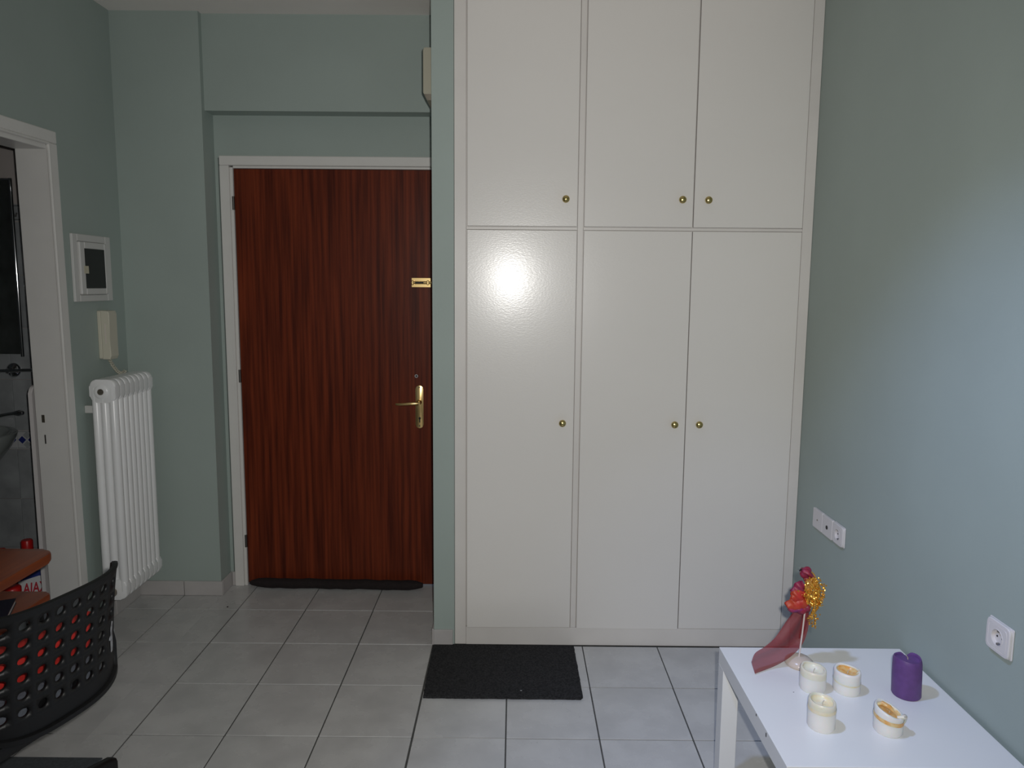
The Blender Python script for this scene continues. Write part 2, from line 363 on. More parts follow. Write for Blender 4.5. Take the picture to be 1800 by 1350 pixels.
# ---------------------------------------------------------------- built-in wardrobe
wa = thing('wardrobe', (.48, YW + .28, 0), 'tall white built in wardrobe with six flat doors and brass knobs', 'wardrobe')
obj('carcass', B(XS1 + .001, XR - .001, YW + .016, 3.70, .0, ZC - .002), 'lacqf', wa)
def strip(x0, x1, z0, z1, y=YW, n='frame_strip'): return obj(n, B(x0, x1, y, YW + .0158, z0, z1, .0012), 'lacqf', wa)
strip(XS1 + .001, -.199, .001, ZC - .003); strip(1.163, XR - .001, .001, ZC - .003)
strip(.2525, .2755, .0805, ZC - .003); strip(-.1985, .252, 1.7745, 1.786); strip(.276, 1.1625, 1.7745, 1.786)
strip(-.1985, 1.1625, .001, .080, YW - .002, 'plinth')
D = [('lower', -.1945, .2500, .0815, 1.7725, (.203, .983)), ('lower', .2785, .7165, .0775, 1.7725, (.669, .981)), ('lower', .7195, 1.1605, .0815, 1.7725, (.771, .982)),
     ('upper', -.1945, .2500, 1.7885, ZC - .03, (.202, 1.895)), ('upper', .2785, .7160, 1.7885, ZC - .03, (.669, 1.896)), ('upper', .7205, 1.1605, 1.7885, ZC - .03, (.773, 1.895))]
YD = YW - .0035
for k, (_, x0, x1, z0, z1, kn) in enumerate(D):
    dz = 0
    b_ = bm_new(); box(b_, x0, x1, YD, YW + .0145, z0, z1, .0018, 2)
    if k == 0:  # this leaf stands a touch out of line
        for v in b_.verts: v.co.y += (v.co.x - .25) * .014
    if k == 4:
        for v in b_.verts: v.co.y -= max(0, v.co.z - 1.9) * .004; v.co.x -= (max(0, v.co.z - 1.8) * .0018 if v.co.x > .5 else 0)
    do = obj('door', b_, 'lacq', wa)
    yk = YD - (.0004 if k == 0 else 0)
    p = bm_new(); lathe(p, [(.0085, -.002), (.0075, .002), (.0055, .006), (.0058, .010), (.0115, .0135), (.0148, .019), (.0148, .023), (.0125, .0275), (.0078, .0305), (.0, .0313)], 24, (kn[0], yk, kn[1]), 'y', close=False)
    tag(obj('knob', p, 'knob', do, smooth=60), 'small round brass knob')

# ---------------------------------------------------------------- bathroom behind the left wall
BX0, BX1, BY0, BY1, BZ = -3.3, XL - TH, 1.6, 3.505, 2.45
struct('floor_bathroom', B(BX0, BX1, BY0, BY1 + .1, -.05, -.001), 'btile', 'grey bathroom floor')
struct('ceiling_bathroom', B(BX0, BX1 - .001, BY0, BY1 + .1, BZ, BZ + .1), 'ceil', 'bathroom ceiling')
bw = struct('wall_bathroom_far', B(BX0, BX1 - .001, BY1, BY1 + .1, 0, BZ), 'bwall', 'grey tiled bathroom wall behind the basin')
struct('wall_bathroom_side', B(BX0 - .1, BX0, BY0, BY1 + .1, 0, BZ), 'btile', 'far side of the bathroom')
struct('wall_bathroom_near', B(BX0, BX1 - .001, BY0 - .1, BY0, 0, BZ), 'btile', 'near side of the bathroom')
tm = {}
def wtile(x, z, wd_, h):
    k = (round(wd_, 3), round(h, 3))
    if k not in tm:
        b_ = bm_new(); box(b_, -wd_ / 2 + .0012, wd_ / 2 - .0012, -.006, 0, -h / 2 + .0012, h / 2 - .0012, .0008)
        me = bpy.data.meshes.new('wall_tile'); b_.to_mesh(me); b_.free(); me.materials.append(M['btile']); tm[k] = me
    o = bpy.data.objects.new('wall_tile', tm[k]); C.objects.link(o); o.parent = bw; o.location = (x, BY1, z)
for i in range(-2, 3):
    x = -2.358 + .2 * i
    if x > -2.0: continue
    for z0, z1 in ((0, .22), (.22, .472), (.472, .724), (.82, 1.073), (1.073, 1.326), (1.326, 1.579), (1.579, 1.832)):
        if x + .1 > BX1: wtile((x - .1 + BX1) / 2, (z0 + z1) / 2, BX1 - x + .1, z1 - z0)
        else: wtile(x, (z0 + z1) / 2, .2, z1 - z0)
# blue and white border tiles
for i in range(-4, 5):
    x = -2.405 + .096 * i
    if x + .048 > BX1: continue
    t = obj('border_tile', B(x - .0465, x + .0465, BY1 - .006, BY1, .7255, .8185, .0008), 'pale', bw)
    zc = .772
    for (dx, dz, m) in ((.024, 0, 'blue'), (-.024, 0, 'blue'), (0, .024, 'btile'), (0, -.024, 'btile')):
        b_ = bm_new(); s = .019
        prism(b_, [(x + dx - s, zc + dz), (x + dx, zc + dz - s), (x + dx + s, zc + dz), (x + dx, zc + dz + s)], BY1 - .0072, BY1 - .006, 0, 'xz')
        obj('diamond', b_, m, t)
    for z in (.7305, .8135): obj('band', B(x - .045, x + .045, BY1 - .0068, BY1 - .006, z - .002, z + .002), 'btile', t)
# scroll border higher up
for i in range(-4, 5):
    x = -2.405 + .096 * i
    if x + .048 > BX1: continue
    t = obj('border_tile', B(x - .0465, x + .0465, BY1 - .006, BY1, 1.835, 1.915, .0008), 'btile', bw)
    b_ = bm_new(); tube(b_, [(x - .03 + .06 * k / 12, BY1 - .007, 1.875 + .022 * math.sin(k * PI / 3)) for k in range(13)], .0035, 6); obj('scroll', b_, 'grout', t)
    for z in (1.843, 1.907): obj('band', B(x - .045, x + .045, BY1 - .007, BY1 - .006, z - .002, z + .002), 'grout', t)

# doorway casing of the bathroom
d2 = sroot('door_2', (XL, DY1, 0), 'white painted door frame of the bathroom')
f = bm_new()
box(f, XL + .0005, XL + .014, DY1 - .012, DY1 + .040, 0, 2.097, .003); box(f, XL + .006, XL + .019, DY1 - .020, DY1 - .009, 0, 2.092, .004, 2)
obj('door_casing', f, 'casing', d2)
f = bm_new(); box(f, XL + .0005, XL + .014, DY0 - .040, DY0 + .012, 0, 2.097, .003); obj('door_casing', f, 'casing', d2)
f = bm_new(); box(f, XL + .0005, XL + .014, DY0 - .040, DY1 + .040, 2.098, 2.146, .003); box(f, XL + .006, XL + .019, DY0, DY1 - .012, 2.088, 2.0975, .003); obj('door_casing', f, 'casing', d2)
lin = obj('jamb', B(XL - .121, XL + .006, DY1 - .016, DY1 - .0005, .001, 2.085, .002), 'casing', d2)
obj('jamb', B(XL - .121, XL + .006, DY0 + .0005, DY0 + .016, .001, 2.085, .002), 'casing', d2)
obj('lintel', B(XL - .121, XL + .006, DY0 + .017, DY1 - .017, 2.070, 2.0945, .002), 'casing', d2)
obj('strike_plate', B(-1.955, -1.943, DY1 - .0175, DY1 - .0158, .970, 1.002), 'valve', lin)
obj('strike_slot', B(-1.949, -1.944, DY1 - .0175, DY1 - .0158, .880, .918), 'hinge', lin)
d2.location.y += .025; d2.rotation_euler.x = .0115  # the old frame is a little out of plumb
b_ = bm_new(); prism(b_, rrect(2.962, 3.34, .02, 1.118, .03), XL - .160, XL - .143, .003, 'yz')
tag(obj('bath_board', b_, 'wplast', origin=(XL - .151, 3.15, .02)), 'slim white board with rounded top showing just behind the bathroom door jamb', 'board')

mi = thing('bathroom_mirror', (-2.68, BY1 - .03, 1.19), 'tall dark mirror with chrome edge on the bathroom wall', 'mirror')
obj('mirror_glass', B(-2.98, -2.392, BY1 - .026, BY1 - .020, 1.200, 2.022), 'mirror', mi)
obj('mirror_back', B(-2.98, -2.392, BY1 - .0198, BY1 - .0065, 1.200, 2.022), 'grout', mi)
p = bm_new(); tube(p, [(-2.384, BY1 - .024, 1.188), (-2.384, BY1 - .024, 2.032)], .008, 12); obj('edge_rail', p, 'chrome', mi, smooth=60)
p = bm_new(); tube(p, [(-2.384, BY1 - .024, 2.028), (-2.98, BY1 - .024, 2.028)], .006, 10); obj('edge_rail', p, 'chrome', mi, smooth=60)
tr = thing('towel_rail', (-2.44, BY1 - .006, 1.12), 'chrome towel rail with round wall rosette under the bathroom mirror', 'towel rail')
p = bm_new(); lathe(p, [(.036, 0), (.036, .006), (.028, .013), (.016, .018), (.011, .022), (.011, .05)], 24, (-2.443, BY1 - .0065, 1.120), 'y'); obj('rosette', p, 'chrome', tr, smooth=50)
p = bm_new(); tube(p, [(-2.95, BY1 - .058, 1.106), (-2.30, BY1 - .058, 1.127)], .008, 10); obj('rail', p, 'chrome', tr, smooth=60)
si = thing('wash_basin', (-2.56, 3.27, .25), 'pale ceramic wash basin below the mirror in the bathroom', 'basin')
p = bm_new()
lathe(p, [(.07, .60), (.12, .63), (.20, .70), (.262, .78), (.285, .826), (.290, .842), (.282, .848), (.262, .842), (.22, .79), (.12, .735), (.0, .725)], 40, (-2.612, 3.262, 0), 'z', 1, .80, close=False); obj('bowl', p, 'sink', si, smooth=60)
p = bm_new(); lathe(p, [(.085, .0), (.075, .05), (.06, .35), (.075, .62)], 24, (-2.56, 3.33, 0)); obj('pedestal', p, 'sink', si, smooth=60)
fa = thing('basin_tap', (-2.56, 3.42, .845), 'dark chrome lever tap above the wash basin', 'tap')
p = bm_new(); lathe(p, [(.028, .838), (.026, .85), (.02, .86), (.02, .905), (.022, .915)], 20, (-2.56, 3.42, 0)); obj('tap_body', p, 'chrome', fa, smooth=60)
p = bm_new(); tube(p, [(-2.56, 3.42, .895), (-2.50, 3.42, .902), (-2.44, 3.42, .914), (-2.405, 3.42, .920), (-2.375, 3.42, .922), (-2.36, 3.42, .921)], .01, 12, [.016, .010, .008, .009, .016, .008]); obj('lever', p, 'chrome', fa, smooth=60)
p = bm_new(); tube(p, [(-2.56, 3.42, .87), (-2.56, 3.36, .875), (-2.56, 3.31, .862)], .011, 12); obj('spout', p, 'chrome', fa, smooth=60)

# cleaning products on the bathroom floor
def bottle(loc, r, h, capr, caph, label, body='wbott', capc='rcap', ang=0, flat=.7):
    t = thing('cleaning_bottle', (loc[0], loc[1], 0), label, 'bottle', 'cleaning products on the bathroom floor')
    p = bm_new(); lathe(p, [(r * .9, 0), (r, .01), (r, h * .55), (r * .85, h * .72), (capr * .8, h * .86), (capr * .8, h - caph + .003)], 24, (loc[0], loc[1], 0), 'z', flat, 1); obj('bottle_body', p, body, t, smooth=50)
    p = bm_new(); lathe(p, [(capr, h - caph), (capr, h - .006), (capr * .85, h)], 20, (loc[0], loc[1], 0)); obj('cap', p, capc, t, smooth=50)
bottle((-2.27, 3.25), .055, .352, .024, .05, 'white bottle whose red screw cap rises behind the orange desk, right of the two caps')
bottle((-2.29, 3.11), .05, .360, .018, .04, 'bottle whose small red cap peeps over the orange desk, left of the two caps')
bottle((-2.15, 2.965), .05, .248, .034, .028, 'squat white bottle with wide red cap left of the blue and white pack')
px = thing('cleaner_pack', (-2.168, 3.175, 0), 'white and blue AJAX cleaner pack with red lettering standing on the bathroom floor', 'pack', 'cleaning products on the bathroom floor')
rot = Matrix.Rotation(math.radians(27), 4, 'Z'); PO = Matrix.Translation((-2.168, 3.175, 0)) @ rot
def packbox(name, x0, x1, y0, y1, z0, z1, m, bev=0):
    b_ = bm_new(); box(b_, x0, x1, y0, y1, z0, z1, bev)
    for v in b_.verts: v.co = PO @ v.co
    return obj(name, b_, m, px)
b_ = bm_new(); prism(b_, [(-.078, 0), (.078, 0), (.082, .21), (.07, .272), (.052, .298), (-.052, .298), (-.07, .272), (-.082, .21)], -.032, .032, .006, 'xz')
for v in b_.verts: v.co = PO @ v.co
pk = obj('pack_body', b_, 'wbott', px)
b_ = bm_new(); prism(b_, [(-.076, .206), (.0, .222), (.079, .212), (.072, .262), (.030, .250), (.0, .247), (-.04, .243)], -.0335, -.0322, 0, 'xz')
for v in b_.verts: v.co = PO @ v.co
obj('blue_band', b_, 'pblue', pk)
b_ = bm_new(); lathe(b_, [(.03, .294), (.03, .306), (.022, .315), (.022, .322)], 18)
for v in b_.verts: v.co = PO @ v.co
obj('spout_cap', b_, 'wbott', px, smooth=50)
tx = bpy.data.curves.new('AJAX', 'FONT'); tx.body = 'AJAX'; tx.size = .068; tx.align_x = 'CENTER'; tx.offset = .0016; tx.extrude = .0004; tx.shear = .12
to = bpy.data.objects.new('tmp_text', tx); C.objects.link(to); bpy.context.view_layer.update()
me = bpy.data.meshes.new_from_object(to.evaluated_get(bpy.context.evaluated_depsgraph_get())); bpy.data.objects.remove(to)
b_ = bm_new(); b_.from_mesh(me)
TM = PO @ Matrix.Translation((-.020, -.0335, .146)) @ Matrix.Rotation(PI / 2, 4, 'X') @ Matrix.Diagonal((.58, 1, 1, 1))
for v in b_.verts: v.co = TM @ v.co
obj('lettering', b_, 'ptext', pk)

# ---------------------------------------------------------------- things on the left wall
mb = thing('meter_box', (XL, 3.19, 1.466), 'white framed fuse box with black glass door on the left wall', 'fuse box')
f = bm_new(); x1 = XL + .012
box(f, XL + .0005, x1, 3.050, 3.084, 1.466, 1.752, .002); box(f, XL + .0005, x1, 3.294, 3.334, 1.466, 1.752, .002)
box(f, XL + .0005, x1, 3.0842, 3.2938, 1.7215, 1.752, .002); box(f, XL + .0005, x1, 3.0842, 3.2938, 1.466, 1.4945, .002)
obj('frame', f, 'mplast', mb)
dd = bm_new(); x2 = XL + .020
box(dd, XL + .002, x2, 3.086, 3.122, 1.496, 1.720, .004); box(dd, XL + .002, x2, 3.270, 3.292, 1.496, 1.720, .004)
box(dd, XL + .002, x2, 3.1222, 3.2698, 1.692, 1.720, .002); box(dd, XL + .002, x2, 3.1222, 3.2698, 1.496, 1.523, .002)
dm = obj('door', dd, 'mplast', mb)
obj('glass', B(XL + .004, x2 - .001, 3.1215, 3.2705, 1.5225, 1.6925), 'glass_b', dm)
obj('tape', B(x2 - .001, x2 + .0006, 3.108, 3.142, 1.586, 1.618), 'tape', dm)

ic = thing('intercom_handset', (XL, 3.265, 1.21), 'cream intercom handset on the left wall above the radiator', 'intercom')
p = bm_new(); prism(p, rrect(3.215, 3.282, 1.207, 1.424, .008, 3), XL + .0005, XL + .016, .002, 'yz'); obj('wall_base', p, 'cream', ic)
p = bm_new(); prism(p, [(XL + .0165, 1.424), (XL + .050, 1.422), (XL + .055, 1.41), (XL + .053, 1.30), (XL + .055, 1.22), (XL + .048, 1.205), (XL + .0165, 1.206)], 3.214, 3.278, .003, 'xz'); hs = obj('handset', p, 'cream', ic)
obj('slot', B(XL + .034, XL + .0365, 3.2125, 3.2142, 1.275, 1.365), 'stick', hs)
p = bm_new(); pts = []
for k in range(90):
    t = k / 89; a = t * 2 * PI * 13
    cx, cy, cz = XL + .032 + .028 * t, 3.238 + .075 * t ** 1.2, 1.207 - .075 * math.sin(min(1, t * 1.15) * PI / 2) + .012 * max(0, t - .8) * 5
    pts.append((cx + .0065 * math.cos(a), cy, cz + .0065 * math.sin(a)))
tube(p, pts, .0026, 6); obj('coiled_cord', p, 'cream', ic, smooth=60)

# radiator
ra = thing('radiator', (-1.76, 3.21, .15), 'white enamelled column radiator hanging on the left wall', 'radiator')
RX = [-1.797, -1.7605, -1.724]; NS, PT = 8, .0405; RY = 3.052
def section(y):
    b_ = bm_new()
    for x in RX:   # three flattened tubes joined by headers
        lathe(b_, [(.012, .172), (.0195, .19), (.0195, 1.10), (.012, 1.118)], 16, (x, y, 0), 'z', .95, 1.03)
    prism(b_, rrect(-1.8165, -1.7045, 1.035, 1.136, .030, 6), y - .0195, y + .0195, .006, 'xz')
    prism(b_, rrect(-1.8165, -1.7045, .152, .245, .030, 6), y - .0195, y + .0195, .006, 'xz')
    return b_
for k in range(NS):
    obj('section', section(RY + .019 + PT * k), 'rad', ra, smooth=45)
p = bm_new(); lathe(p, [(.030, -.004), (.030, .004), (.026, .007), (.014, .007), (.012, .004)], 24, (-1.766, RY + .001, 1.083), 'y'); tag(obj('plug', p, 'rad', ra, smooth=45), 'round white end plug')
p = bm_new(); lathe(p, [(.0125, .004), (.0125, .0085)], 16, (-1.766, RY + .001, 1.083), 'y'); tag(obj('plug_hole', p, 'valve', ra), 'dark brown plug centre')
p = bm_new(); lathe(p, [(.012, -.01), (.012, .012), (.020, .016), (.020, .05), (.016, .056)], 16, (-1.760, RY + .002, .192), 'y'); tag(obj('valve', p, 'valve', ra, smooth=45), 'tarnished metal valve')
p = bm_new(); tube(p, [(-1.76, RY - .028, .18), (-1.76, RY - .030, .08), (-1.76, RY - .03, .001)], .007, 8); obj('feed_pipe', p, 'rad', ra, smooth=60)
obj('bracket', B(XL + .0005, -1.810, RY + .028, RY + .046, .985, 1.018, .002), 'mplast', ra)
obj('bracket', B(XL + .0005, -1.810, RY + .25, RY + .268, .985, 1.018, .002), 'mplast', ra)

# ---------------------------------------------------------------- sockets on the right wall
def socket(yc, zc, label, kind, s=.0425, th=.011, name='wall_socket', cat='socket', grp='wall plates beside the wardrobe'):
    t = thing(name, (XR, yc, zc), label, cat, grp)
    if kind == 'socket': th = .004
    p = bm_new(); prism(p, rrect(yc - s, yc + s, zc - s * .9, zc + s * .9, .004, 3), XR - th, XR - .0005, .0015, 'yz'); fp = obj('face_plate', p, 'wplast', t)
    X = XR - th
    if kind == 'socket':
        def sq(x, y, z, a):
            r = math.hypot(x, y)
            if r < .024: return x, y, z
            m_ = (abs(math.cos(a)) ** 8 + abs(math.sin(a)) ** 8) ** (1 / 8)
            return x / m_, y / m_ * .92, z
        p = bm_new(); lathe(p, [(s * .97, 0), (s * .97, .006), (s * .93, .008), (s * .76, .0085), (s * .74, .0078), (s * .73, .0085), (.0215, .0085), (.0205, .0095), (.0195, .009), (.0188, .0008), (0, .0008)], 48, (X, yc, zc), 'x', fn=sq, close=False)
        for v in p.verts: v.co.x = 2 * X - v.co.x
        obj('insert', p, 'wplast', t, smooth=35)
        for s_ in (-1, 1):
            p = bm_new(); lathe(p, [(.0024, 0), (.0024, .0014)], 10, (X - .002, yc + s_ * .0095, zc), 'x'); obj('pin_hole', p, 'dark', t)
            obj('earth_clip', B(X - .0075, X - .001, yc - .003, yc + .003, zc + s_ * .0165 - .0025, zc + s_ * .0165 + .0025), 'steel', t)
    elif kind == 'hole':
        p = bm_new(); lathe(p, [(.0075, -.0015), (.0075, .001)], 16, (X, yc, zc - .002), 'x'); tag(obj('cable_hole', p, 'dark', t), 'round black opening')
    else:
        p = bm_new(); lathe(p, [(.0035, -.0012), (.0035, .001)], 10, (X, yc, zc - .002), 'x'); obj('screw', p, 'valve', t)
    return t
socket(2.748, .648, 'blank white wall plate nearest the wardrobe, first of the row of three', 'screw', name='wall_plate', cat='wall plate')
socket(2.661, .648, 'white aerial wall plate with black hole, middle of the row of three', 'hole', name='aerial_plate', cat='wall plate')
socket(2.570, .650, 'white power socket nearest the viewer in the row of three', 'socket')
socket(1.690, .700, 'single white power socket on the right wall above the low table', 'socket', s=.044, th=.010, grp=None)

# ---------------------------------------------------------------- door mat
b_ = bm_new(); n = 60
x0, x1, y0, y1 = -.333, .272, 2.558, 2.952
edge = []
for k in range(n): edge.append((x0 + (x1 - x0) * k / n, y0 + random.uniform(-.001, .001)))
for k in range(30): edge.append((x1 - .004 * k / 30 + random.uniform(-.001, .001), y0 + .012 * 1 + (y1 - y0 - .002) * k / 30))
for k in range(n): edge.append((x1 - .004 - (x1 - x0 - .004) * k / n, y1 + .008 + random.uniform(-.004, .003) * (1 if random.random() < .3 else .3)))
for k in range(30): edge.append((x0 - .006 * (1 - k / 30) + random.uniform(-.001, .001), y1 + (y0 - y1) * k / 30))
prism(b_, edge, .0005, .009)
md = obj('door_mat', b_, 'mat', origin=(0, 2.75, 0)); tag(md, 'charcoal carpet mat lying in front of the wardrobe', 'mat')
obj('lint_speck', B(.034, .041, 2.600, 2.604, .009, .0105, .001), 'smear', md)
f = bm_new(); bmesh.ops.create_uvsphere(f, u_segments=8, v_segments=6, radius=.004)
for v in f.verts: v.co = Vector((v.co.x - 1.37, v.co.y + 3.315, v.co.z * .6 + .0022))
tag(obj('crumb', f, 'felt', origin=(-1.37, 3.315, 0)), 'tiny dark crumb on the tiles near the pillar', 'crumb')

# ---------------------------------------------------------------- low white table
TX0, TX1, TY0, TY1, TZ = .639, 1.194, 1.553, 2.110, .45
tb = thing('low_table', (.917, 1.83, 0), 'square white low table standing against the right wall', 'table')
top = obj('tabletop', B(TX0, TX1, TY0, TY1, TZ - .05, TZ, .0012, 2), 'tabl', tb)
for (x, y) in ((TX0, TY0), (TX1 - .05, TY0), (TX0, TY1 - .05), (TX1 - .05, TY1 - .05)):
    obj('leg', B(x + .0004, x + .0496, y + .0004, y + .0496, 0, TZ - .0502, .001), 'tabl', tb)
for (y, z, l) in ((1.765, TZ - .006, .006), (1.69, TZ - .012, .010)):
    obj('chip', B(TX0 - .0006, TX0 + .0005, y - .002, y + .002, z - l / 2, z + l / 2), 'felt', top)
obj('chip', B(.772, .7745, 1.862, 1.864, TZ, TZ + .0004), 'felt', top)

# candles
def candle(loc, r, h, label, body='wax', tone='waxy', band='waxc', tilt=0, ta=0, bandz=.68, hollow=.016, wavy=.001, bowl=.80, ph=0):
    t = thing('candle', (loc[0], loc[1], TZ), label, 'candle', 'candles on the low table')
    c = (loc[0], loc[1], TZ)
    def fn(x, y, z, a):
        k = max(0, z / h) ** 2
        return x, y, z + k * (tilt * math.cos(a - ta) * math.hypot(x, y) / r + wavy * math.sin(3 * a + ph))
    zb = h * bandz
    p = bm_new(); lathe(p, [(r * .93, 0), (r, .005), (r * 1.0, zb * .5), (r * .995, zb)], 36, c, 'z', fn=fn); obj('candle_body', p, body, t, smooth=50)
    p = bm_new(); lathe(p, [(r * .994, zb - .0005), (r * .99, h * .88), (r * .96, h * .97), (r * .90, h), (r * bowl, h * .985), (r * bowl * .97, h - hollow * .4)], 36, c, 'z', fn=fn, close=False); obj('rim', p, band, t, smooth=60)
    p = bm_new(); lathe(p, [(r * bowl * .975, h - hollow * .35), (r * bowl * .85, h - hollow * .8), (r * .45, h - hollow), (0, h - hollow * 1.02)], 36, c, 'z', fn=fn, close=False); obj('melt_pool', p, tone, t, smooth=60)
    p = bm_new(); tube(p, [(c[0], c[1], c[2] + h - hollow * 1.05), (c[0] + .002, c[1], c[2] + h - hollow * .4), (c[0] + .004, c[1] - .001, c[2] + h - hollow * .1)], .0011, 6); obj('wick', p, 'wick', t)
    return t
c1 = candle((.832, 1.882), .0345, .062, 'white candle with pale yellow hollow right below the bird ornament base', tone='waxc', tilt=.003, ta=2.2, bandz=.66, ph=1)
c2 = candle((.922, 1.874), .0350, .062, 'white candle with a thin wick spike on its rim, between ornament and purple candle', tone='waxo', band='wax', tilt=.002, ta=2, bandz=.62, hollow=.012, ph=2)
p = bm_new(); tube(p, [(.948, 1.868, TZ + .052), (.950, 1.866, TZ + .060), (.949, 1.864, TZ + .068)], .002, 6, [.004, .0025, .0008]); obj('rim_spike', p, 'waxc', c2)
p = bm_new(); lathe(p, [(.0354, .030), (.0358, .032), (.0354, .034)], 36, (.922, 1.874, TZ), 'z', fn=lambda x, y, z, a: (x, y, z + .003 * math.cos(a - 2)), close=False); obj('wax_line', p, 'waxy', c2, smooth=60)
c3 = candle((.783, 1.709), .0335, .072, 'white candle with amber hollow nearest the left table edge', tone='waxy', tilt=.004, ta=2.4, bandz=.72, hollow=.014, ph=.5)
p = bm_new(); lathe(p, [(.0338, .047), (.0342, .050), (.0338, .056)], 36, (.783, 1.709, TZ), 'z', close=False); obj('wax_line', p, 'waxy', c3, smooth=60)
c4 = candle((.944, 1.694), .0340, .058, 'white candle with slumped lip and amber drip nearest the viewer', tone='waxo', tilt=.013, ta=2.6, bandz=.60, hollow=.010, band='wax', ph=2)
p = bm_new(); lathe(p, [(.0346, .033), (.0352, .037), (.0346, .043)], 36, (.944, 1.694, TZ), 'z', fn=lambda x, y, z, a: (x, y, z + .006 * math.cos(a - 2.6)), close=False); obj('wax_line', p, 'waxo', c4, smooth=60)
p = bm_new(); tube(p, [(.955, 1.676, TZ + .047), (.966, 1.672, TZ + .050), (.976, 1.680, TZ + .046), (.980, 1.688, TZ + .038), (.9795, 1.690, TZ + .028), (.979, 1.690, TZ + .018)], .005, 10, [.003, .0055, .0065, .0068, .0055, .002]); obj('drip', p, 'waxc', c4, smooth=60)
p = bm_new(); tube(p, [(.920, 1.708, TZ + .062), (.930, 1.700, TZ + .0685), (.943, 1.692, TZ + .064), (.952, 1.686, TZ + .054)], .005, 10, [.003, .0065, .006, .003]); obj('amber_crust', p, 'waxo', c4, smooth=60)
cp = thing('candle', (1.075, 1.858, TZ), 'tall purple pillar candle near the right wall', 'candle', 'candles on the low table')
def fnp(x, y, z, a):
    k = max(0, (z - .07) / .038) ** 2 if z > .07 else 0
    n = -.011 * math.exp(-((a - 1.2) / .25) ** 2) + .0025 * math.sin(2 * a + 1)
    return x - .03 * (z / .108) * .12, y, z + k * n
p = bm_new(); lathe(p, [(.0345, 0), (.0368, .004), (.0368, .06), (.0362, .095), (.035, .103), (.033, .108), (.0305, .107), (.0295, .102)], 44, (1.078, 1.858, TZ), 'z', fn=fnp); obj('candle_body', p, 'purple', cp, smooth=60)
p = bm_new(); lathe(p, [(.0298, .1022), (.015, .0995), (0, .099)], 44, (1.078, 1.858, TZ), 'z', fn=fnp, close=False); obj('melt_pool', p, 'purple', cp, smooth=60)
p = bm_new(); tube(p, [(1.076, 1.858, TZ + .098), (1.074, 1.857, TZ + .108), (1.068, 1.855, TZ + .114)], .0012, 6); obj('wick', p, 'wick', cp)

# bird ornament
bo = thing('bird_ornament', (.846, 2.012, TZ), 'red and gold sequined bird ornament on a thin stick with maroon ribbon', 'ornament')
p = bm_new(); lathe(p, [(.036, 0), (.041, .005), (.039, .012), (.030, .020), (.016, .0255), (0, .027)], 32, (.846, 2.012, TZ), close=False, sy=1.05); obj('stone_base', p, 'stone', bo, smooth=70)
p = bm_new(); tube(p, [(.843, 2.008, TZ + .022), (.847, 2.004, .55), (.850, 2.001, .625), (.851, 2.0, .66)], .0024, 8); obj('stick', p, 'stick', bo, smooth=60)
def crumple(bm_, amp):
    for v in bm_.verts:
        x, y, z = v.co
        v.co += Vector((math.sin(z * 260 + x * 120) + .4 * math.sin(z * 520 - x * 300), math.sin(x * 210 + z * 190), math.sin(y * 200 + x * 260) + .4 * math.sin(x * 530 + z * 200))) * amp
    return bm_
p = bm_new()
sphere(p, (.846, 2.004, .7345), .0155, 1.05, .8, 1.15, 20, 14, rot=Euler((0, .6, 0))); sphere(p, (.853, 2.004, .716), .0125, .9, .8, 1.7, 20, 14, rot=Euler((0, -.25, 0)))
obj('head', crumple(p, .0010), 'birdred', bo, smooth=True)
p = bm_new(); tube(p, [(.836, 2.0, .744), (.829, 1.998, .745), (.824, 1.998, .741)], .003, 6, [.004, .0025, .0008]); obj('beak', p, 'felt', bo)
def petal(pts, w0, amp, m, name):
    # a crumpled scrap of organza: a strip along pts with width profile w0
    b2 = bm_new(); n = 14; g = []
    for i in range(n + 1):
        q = cr(pts, i / n); row = []
        for k in range(9):
            u = k / 8 - .5; w_ = w0 * math.sin(PI * (.12 + .80 * i / n)) ** .7
            row.append(b2.verts.new(q + Vector((u * w_ * .55, .010 * math.cos(u * PI) * -1.0, -u * w_))))
        g.append(row)
    for i in range(n):
        for k in range(8): b2.faces.new((g[i][k], g[i + 1][k], g[i + 1][k + 1], g[i][k + 1]))
    o = obj(name, crumple(b2, amp), m, bo, smooth=180)
    md2 = o.modifiers.new('thickness', 'SOLIDIFY'); md2.thickness = .0012
def cr(ps, t):
    n = len(ps) - 1; i = min(int(t * n), n - 1); u = t * n - i
    p0, p1, p2, p3 = (Vector(ps[max(i - 1, 0)]), Vector(ps[i]), Vector(ps[i + 1]), Vector(ps[min(i + 2, n)]))
    return .5 * (2 * p1 + (p2 - p0) * u + (2 * p0 - 5 * p1 + 4 * p2 - p3) * u * u + (3 * p1 - p0 - 3 * p2 + p3) * u ** 3)
b_ = bm_new()
sphere(b_, (.832, 2.012, .672), .020, .75, .5, 1.3, 24, 16, rot=Euler((0, .55, 0))); sphere(b_, (.830, 2.012, .645), .021, 1.2, .5, .9, 24, 16)
obj('body', crumple(b_, .002), 'birdor', bo, smooth=True)
petal([(.838, 1.996, .704), (.824, 1.992, .688), (.806, 1.994, .678)], .036, .0022, 'birdred', 'organza_scrap')
petal([(.840, 1.994, .682), (.824, 1.986, .672), (.804, 1.990, .664)], .042, .0024, 'birdor', 'organza_scrap')
petal([(.852, 1.990, .654), (.834, 1.984, .652), (.812, 1.988, .642), (.792, 1.996, .634)], .040, .0024, 'birdor', 'organza_scrap')
petal([(.846, 1.988, .634), (.820, 1.990, .630), (.794, 1.998, .630)], .024, .0020, 'birdpur', 'organza_scrap')
petal([(.856, 1.988, .640), (.840, 1.986, .632), (.822, 1.990, .624)], .026, .0020, 'birdred', 'organza_scrap')
